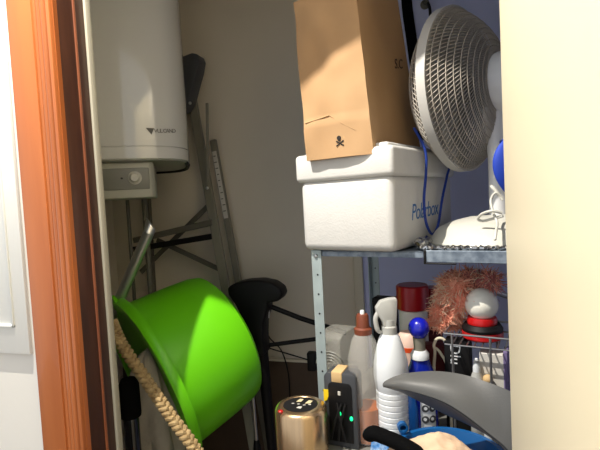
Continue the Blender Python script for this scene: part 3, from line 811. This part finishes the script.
q = MB().lathe([(7.6*s_,h1),(7.6*s_,h1+.016),(6.2*s_,h1+.018),(6*s_,h1+.03)], 24, lt(p))
HM = frame((p.x,p.y,ZL), R0, FH, (0,0,1))
# nozzle head turned so that its broad side shows
q.prism([(-12*s_,h2-.030),(-13*s_,h2-.018),(-8*s_,h2-.004),(0,h2),(8*s_,h2+.001),(8.5*s_,h2-.006),(7*s_,h1+.030),(6*s_,h1+.014),(-6*s_,h1+.014),(-7*s_,h1+.028)], -.010, .010, HM @ frame((0,0,0),(1,0,0),(0,0,1),(0,-1,0)), bev=.003)
hd = q.build('spray_head', M['greyspray'], sb)
MB().tube(spline([HM @ V((-10*s_,-.004,h2-.026)), HM @ V((-13.5*s_,-.006,h2-.040)), HM @ V((-12*s_,-.006,h1+.012)), HM @ V((-9*s_,-.004,h1+.006))],6), [.005]*13+[.004]*6, 10).build('trigger', M['greyspray'], hd)

# blue spray bottle
p = onL(423, 436); s_ = mpp(p)
bb = thing('blue_bottle', 'dark blue bottle with round blue cap and white label of small pictures', 'bottle', (p.x,p.y,ZL))
h1 = zpx(421,357,p)
MB().lathe([(14*s_,0),(15.5*s_,.004),(15.5*s_,h1*.5),(14*s_,h1*.8),(10*s_,h1*.92),(8.5*s_,h1),(.001,h1)], 40, lt(p), sy=.8).build('bottle_body', M['bluebottle'], bb)
MB().lathe([(9*s_,h1-.002),(9*s_,h1+.008),(6.5*s_,h1+.016),(.001,h1+.016)], 24, lt(p)).build('collar', M['whitepl'], bb)
h2 = zpx(421,338,p)
MB().lathe([(6*s_,h1+.014),(5.6*s_,h1+.022),(6.2*s_,h2+.002),(.001,h2+.002)], 24, lt(p)).build('neck', M['alu'], bb)
h3 = zpx(421,318,p)
MB().lathe([(5*s_,h2-.001)]+[(10.2*s_*math.cos(a), (h2+h3)/2+(h3-h2)*.52*math.sin(a)) for a in [-1.0+.2*i for i in range(13)]]+[(.001,h3+.001)], 28, lt(p)).build('cap', M['navycap'], bb)
lz = (zpx(424,397,p), zpx(424,430,p))
def lab(u, v):
    a = -math.pi/2 - YAW*-1 + .16 + (u-.5)*1.0
    return lt(p) @ V((15.9*s_*math.cos(a), 15.9*s_*.8*math.sin(a), lz[1]+(lz[0]-lz[1])*v))
lo = MB().grid(lab, 8, 4, th=.0006).build('label', M['whitepl'], bb)
q = MB()
for i in range(2):
    for j in range(3):
        c_ = lab(.28+.46*i, .18+.32*j); a = lab(.29+.46*i,.18+.32*j)-c_; a.normalize(); n_ = a.cross(V((0,0,1)))
        if n_.y > 0: n_ = -n_; 
        fm = frame(c_+n_*.0006, a, (0,0,1), a.cross(V((0,0,1))))
        q.lathe([(3.6*s_,-.0003),(3.6*s_,.0003)], 12, fm, 0); q.lathe([(1.7*s_,-.0005),(1.7*s_,.0006)], 8, fm @ Matrix.Translation((.4*s_*(-1)**j,.3*s_,0)), 1)
q.build('pictogram', [M['darkgrey'], M['whitepl']], lo)
# light blue bottle beside it
p = onL(411, 441); s_ = mpp(p)
lb = thing('small_bottle', 'small light blue bottle beside the dark blue bottle', 'bottle', (p.x,p.y,ZL))
hh = zpx(411,393,p)
MB().lathe([(7*s_,0),(8*s_,.004),(8*s_,hh*.7),(6*s_,hh*.9),(4*s_,hh),(.001,hh)], 24, lt(p), sy=.8).build('bottle_body', M['lightblue'], lb)
MB().lathe([(4.4*s_,hh-.001),(4.4*s_,hh+.012),(.001,hh+.013)], 20, lt(p)).build('cap', M['bluebottle'], lb)

# cans with red caps
for k, (px_, py_, rr_, topy, capy, lbl, mt) in enumerate((
    (416.5, 398, 16, 284.5, 308.5, 'pale spray can with wide red cap behind white spray bottle', 'reddark'),
    (436, 392, 10, 287, 300, 'slim can with dark red cap half hidden by salmon duster', 'reddark'))):
    p = onL(px_, py_); s_ = mpp(p)
    o = thing('spray_can', lbl, 'spray can', (p.x,p.y,ZL))
    a, b_ = zpx(px_, capy, p), zpx(px_, topy, p)
    MB().lathe([(rr_*.8*s_,0),(rr_*.86*s_,.004),(rr_*.86*s_,a-.004),(rr_*.75*s_,a+.002),(.001,a+.002)], 32, lt(p)).build('can_body', M['whitebox'] if k == 0 else M['reddim'], o)
    MB().lathe([(rr_*.92*s_,a),(rr_*s_,a+.003),(rr_*.98*s_,b_-.003),(rr_*.9*s_,b_),(.001,b_)], 32, lt(p)).build('cap', M[mt], o)
# pale jar with orange band
p = onL(412, 420); s_ = mpp(p)
o = thing('pale_jar', 'pale pink jar with orange band between white and blue bottles', 'jar', (p.x,p.y,ZL))
hj = zpx(410,332,p)
MB().lathe([(12*s_,0),(13*s_,.004),(13*s_,hj*.84),(11*s_,hj*.96),(8*s_,hj),(.001,hj)], 28, lt(p)).build('jar_body', M['pinkjar'], o)
za = zpx(410,346,p); MB().lathe([(13.2*s_,za-.006),(13.2*s_,za+.004)], 28, lt(p)).build('band', M['orangeband'], o)
# black box behind the nozzle
p = onL(389, 392); s_ = mpp(p); hb = zpx(389,297,p)
tag(MB().box((0,0,hb/2+.0005),(22*s_,.04,hb),.003,2,frame((p.x,p.y,ZL),su,sv,(0,0,1))).build('black_carton', M['black'], origin=(p.x,p.y,ZL)), 'black carton standing behind the white spray bottle nozzle', 'carton')

# wire rack
rf = (at(440,336,1.03)-fx); rv0 = .05
zr = at(478,334,.945).z
ur0, ur1 = (at(452,336,1.02)-fx).dot(su), SW-.07
rk = thing('wire_rack', 'small chrome wire rack holding red based globe lamp', 'rack', SP((ur0+ur1)/2, .12, ZL), -TH)
vr0, vr1 = .008, .13
q = MB()
for v in (vr0, vr1): q.tube([SP(ur0,v,zr), SP(ur1,v,zr)], .0022, 8)
for u in (ur0, ur1): q.tube([SP(u,vr0,zr), SP(u,vr1,zr)], .0022, 8)
for v in (vr0, vr1): q.tube([SP(ur0,v,zr-.022), SP(ur1,v,zr-.022)], .0018, 8)
n_ = 9
for i in range(1,n_): u = ur0+(ur1-ur0)*i/n_; q.tube([SP(u,vr0,zr-.022), SP(u,vr1,zr-.022)], .0016, 6)
q.build('basket', M['wire'], rk)
for u in (ur0+.015, ur1-.04):
    for v in (vr0, vr1): MB().tube([SP(u,v,ZL), SP(u,v,zr)], .0025, 8).build('leg', M['wire'], rk)

# globe lamp
gl = SP((at(482,328,1.0)-fx).dot(su), .068, zr-.020); g0 = gl
d_ = (gl-CAM).dot(fw); 
gp_ = at(481.5, 304, gl.y); s_ = mpp(gp_); gl = V((gp_.x, gp_.y, zr-.0200)); gz = gp_.z
gm = Matrix.Translation((gl.x, gl.y, 0))
go = thing('globe_lamp', 'round milky globe lamp on red and black base in wire rack', 'lamp', gl)
zz = lambda py: at(482, py, gl.y).z
MB().sphere((gl.x,gl.y,gz), 16*s_, 32).build('globe', M['globe'], go)
MB().lathe([(14*s_,zz(323)),(14.5*s_,zz(320)),(13.5*s_,zz(316.5)),(.001,zz(316.5))], 36, gm).build('upper_ring', M['red'], go)
MB().lathe([(19*s_,zz(330)),(19.5*s_,zz(327)),(17*s_,zz(323)),(.001,zz(323))], 36, gm).build('middle_ring', M['black'], go)
MB().lathe([(17*s_,gl.z),(19.5*s_,gl.z+.004),(19.5*s_,zz(330)),(.001,zz(330))], 36, gm).build('lower_ring', M['red'], go)

# salmon duster
dc = at(455, 297, 1.015); s_ = mpp(dc)
du = thing('feather_duster', 'fluffy salmon pink duster on the wire rack under the shelf', 'duster', dc)
rng = random.Random(11)
fl = MB()
cores = [(446,318,9),(438,312,8),(434,322,6),(455,312,10),(462,300,12),(450,296,12),(442,300,9),(470,290,12),(480,282,12),(458,284,12),(446,284,10),(490,280,10),(468,276,8),(452,276,6),(440,326,5),(455,324,6)]
for (cx, cy, r) in cores:
    c_ = at(cx, cy, dc.y+rng.uniform(-.015,.02))
    for k in range(420):
        d = V((rng.gauss(0,1), rng.gauss(0,1), rng.gauss(0,1))).normalized()
        p0 = c_ + d*r*s_*rng.uniform(.35,.85); L = r*s_*rng.uniform(.3,.62)
        bend = V((rng.gauss(0,1), rng.gauss(0,1), rng.gauss(0,1)-.4))*L*.6
        pts = [p0, p0+d*L*.5+bend*.35, p0+d*L+bend]
        pts = [V((p.x, p.y, min(p.z, ZS-.030))) for p in pts]
        w = rng.random()
        mi = 1 if (cx < 452 and cy < 308 and w < .55) or w < .12 else (2 if (cy < 284 and w < .6) or w < .1 else 0)
        fl.tube(pts, [.0010,.0009,.0004], 3, mi, caps=False)
    fl.sphere(c_, r*s_*.75, 10, 2 if cy < 284 else 0)
fl.build('fluff', [M['salmon'], M['peach'], M['darkpink']], du)
hp0 = at(476,292,dc.y); 
MB().tube([hp0, at(497,293,dc.y+.03), at(520,300,dc.y+.05)], .006, 10).build('handle', M['chrome'], du)

# things under the rack
p = onL(461, 430); s_ = mpp(p); hh = zpx(462,339,p)
o = thing('black_box', 'black box with white lettering standing under the wire rack', 'box', (p.x,p.y,ZL), -TH)
bf_ = frame((p.x,p.y,ZL), su, sv, (0,0,1))
MB().box((0,0,hh/2+.0005),(24*s_,.035,hh),.002,2,bf_).build('box_body', M['black'], o)
MB().text('Dlu', .030, bf_ @ frame((-.013,-.0178,hh-.006),(0,0,-1),(1,0,0),(0,-1,0)), ext=.0003).build('lettering', M['whitepl'], o)
p = onL(440, 410); s_ = mpp(p); hh = zpx(440,344,p)
tag(MB().box((0,0,hh/2+.0005),(26*s_,.03,hh),.002,2,frame((p.x,p.y,ZL),su,sv,(0,0,1))).build('maroon_box', M['reddim'], origin=(p.x,p.y,ZL)), 'dark maroon box behind the ivory hook', 'box')
p = onL(495, 439); s_ = mpp(p); hh = zpx(497,351,p)
o = thing('white_box', 'white carton with lilac edge under the wire rack', 'box', (p.x,p.y,ZL), -TH)
bf_ = frame((p.x,p.y,ZL), su, sv, (0,0,1))
MB().box((0,0,hh/2+.0005),(22*s_,.04,hh),.001,1,bf_).build('box_body', M['whitebox'], o)
MB().box((12.5*s_,0,hh/2+.004),(4*s_,.041,hh+.008),.001,1,bf_).build('edge', M['lilac'], o)
p = onL(479, 443); s_ = mpp(p); hh = zpx(480,360,p)
o = thing('dropper_bottle', 'small pale bottle with pointed top in front of white carton', 'bottle', (p.x,p.y,ZL))
MB().lathe([(6*s_,0),(7*s_,.004),(7*s_,hh*.72),(5*s_,hh*.82),(3*s_,hh*.88),(2.4*s_,hh),(.001,hh+.001)], 24, lt(p)).build('bottle_body', M['greyspray'], o)
MB().lathe([(3.6*s_,hh*.84),(3.6*s_,hh*.92),(1.6*s_,hh+.003),(.001,hh+.004)], 16, lt(p)).build('cap', M['whitepl'], o)
p = onL(490, 446); s_ = mpp(p); hh = zpx(491,378,p)
o = thing('round_jar', 'small pale jar with beige round stopper under wire rack', 'jar', (p.x,p.y,ZL))
MB().lathe([(5*s_,0),(5.5*s_,.004),(5.5*s_,hh*.8),(4*s_,hh*.9),(.001,hh*.9)], 20, lt(p)).build('jar_body', M['whitepl'], o)
MB().sphere((p.x,p.y,ZL+hh*.98), 5*s_, 16).build('stopper', M['tape'], o)
# ivory hook
YH = .99
q = MB()
hk_b = onL(434, 436); hk_b2 = onL(452, 434)
q.tube(spline([hk_b, at(434,372,YH), at(435,352,YH), at(434,345,YH), at(437,339,YH), at(443,339,YH), at(449,346,YH)],6), .0032, 8)
q.tube(spline([hk_b2, at(448,372,YH), at(441,354,YH), at(435.5,348,YH-.002)],6), .0030, 8)
tag(q.build('ivory_hook', M['bone'], origin=hk_b), 'ivory plastic hook with bent legs right of dark blue bottle', 'hook')

# ------------------------------------------------------------------ grey curved shell
def sp2(lst, n): 
    o = spline([V((x, y, Y-.065)) for x, y, Y in lst], 8); return lambda t: o[min(len(o)-1, int(round(t*(len(o)-1))))]
upc = sp2([(384,384,.90),(396,378,.905),(412,374.5,.91),(436,373,.905),(460,375.5,.895),(484,381.5,.88),(510,391,.86),(540,408,.84)], 0)
loc_ = sp2([(384,385.5,.90),(398,388,.888),(412,390.5,.875),(440,399.5,.86),(460,411,.85),(486,431,.84),(508,450,.83),(526,478,.82)], 0)
inn = sp2([(386,386,.902),(402,391,.91),(414,397,.915),(428,404,.915),(446,413,.91),(466,422,.90),(490,434,.885),(514,456,.87)], 0)
def shf(u, v):
    a, b_ = upc(u), loc_(u); A = at(a.x,a.y,a.z); B = at(b_.x,b_.y,b_.z)
    p = A*(1-v)+B*v; return p + V((-.1,-.9,.35)).normalized()*(.012*math.sin(math.pi*v)*math.sin(math.pi*min(1,u*1.2+.02)))
def shi(u, v):
    a, b_ = loc_(u), inn(u); A = at(a.x,a.y,a.z); B = at(b_.x,b_.y,b_.z); return A*(1-v)+B*v
gs = thing('curved_guard', 'curved charcoal grey plastic guard arching over blue basin', 'guard', at(526,478,.76))
MB().grid(shf, 56, 14, th=.004).build('outer_shell', M['shell'], gs)
MB().grid(shi, 56, 4, th=.003).build('inner_flange', M['darkgrey'], gs)

# ------------------------------------------------------------------ blue basin, cloth, black sleeve
bc = at(450, 470, .81); BRr = .098
zrm = at(440, 428.5, .905).z
bn = thing('blue_basin', 'blue plastic basin holding beige cloth at the front of lower shelf', 'basin', (bc.x,bc.y,ZL))
bmx = Matrix.Translation((bc.x,bc.y,ZL+.0005))
hz = zrm-ZL
pr = [(.001,0),(BRr*.78,0),(BRr*.97,hz-.004),(BRr*1.03,hz-.002),(BRr*1.03,hz+.001),(BRr*.95,hz+.001),(BRr*.75,.004),(.001,.003)]
MB().lathe(pr, 56, bmx, sx=1.0, sy=1).build('basin_body', M['basin'], bn)
cpb = at(402.5, 427, .87)
q = MB()
q.lathe([(.006,-.006),(.010,-.006),(.010,.006),(.006,.006),(.006,-.006)], 18, frame(V((cpb.x,cpb.y,cpb.z)), RI, UP, -fw)); 
q.box((0,-.012,0),(.010,.016,.010),.002,1,frame(V((cpb.x,cpb.y,cpb.z)), RI, UP, -fw))
q.build('grip', M['basin'], bn)
# beige cloth heaped in the basin and over its left edge
def clp(u, v):
    px_ = 384+108*u; ridge = [452,446,443,438,434,433,437,443,451,458,468]
    i = u*10; k = int(min(9,i)); f_ = i-k; ty = ridge[k]*(1-f_)+ridge[k+1]*f_
    top = at(px_, ty, .80-.02*u); 
    y = top.y + .05*(v-.62)*1.6
    fall = -((v-.62)**2)*.13 if v > .62 else -((.62-v)**1.3)*.075
    nz = noise.noise(V((u*7, v*6, .3)))*.007*math.sin(math.pi*v) + noise.noise(V((u*16, v*13, 4)))*.003
    z = max(ZL+.007, top.z+fall+nz)
    return V((top.x+(y-top.y)*.2, y, z))
cl_ = MB().grid(clp, 60, 36, th=.003)
tag(cl_.build('beige_cloth', M['cloth'], origin=(bc.x,bc.y,ZL+.01), smooth=70), 'crumpled beige cloth heaped in blue basin', 'cloth')
bk_ = spline([at(369,437,.80), at(373,433,.795), at(385,437,.79), at(399,443,.78), at(415,452,.77), at(426,462,.77)],6)
bs_ = MB().tube(bk_, [.008,.013,.0155,.016]+[.016]*(len(bk_)-5)+[.012], 16, flat=.8)
tag(bs_.build('black_sleeve', M['black_soft'], origin=bk_[-1]), 'black padded sleeve lying on beige cloth at bottom of photo', 'sleeve')
sp0 = at(374, 446, .86)
def scr(u, v):
    p = at(370+18*u, 452-9*v, .87); return V((p.x, p.y+.02*v, ZL+.004+.008*abs(noise.noise(V((u*5,v*5,8))))+.010*v))
tag(MB().grid(scr, 16, 10, th=.001).build('paper_scrap', M['scrap'], origin=sp0), 'crumpled blue and white paper below the brown-capped bottle', 'paper')

# ------------------------------------------------------------------ light
sc = bpy.context.scene
w = bpy.data.worlds.new('world'); sc.world = w; w.use_nodes = True
bgn = w.node_tree.nodes['Background']; bgn.inputs[0].default_value = (.90,.94,1.0,1); bgn.inputs[1].default_value = .85
def lamp(name, loc, e, col, size):
    l = bpy.data.lights.new(name, 'POINT'); l.energy = e; l.color = col; l.shadow_soft_size = size
    o = bpy.data.objects.new(name, l); C.objects.link(o); o.location = loc; return o
lamp('ceiling_spot', (-.61, .40, 2.48), 150, (1.0,.94,.85), .008)
vs = sc.view_settings; vs.view_transform = 'Standard'; vs.look = 'None'; vs.gamma = 1; vs.exposure = 0.15
vs.use_curve_mapping = False
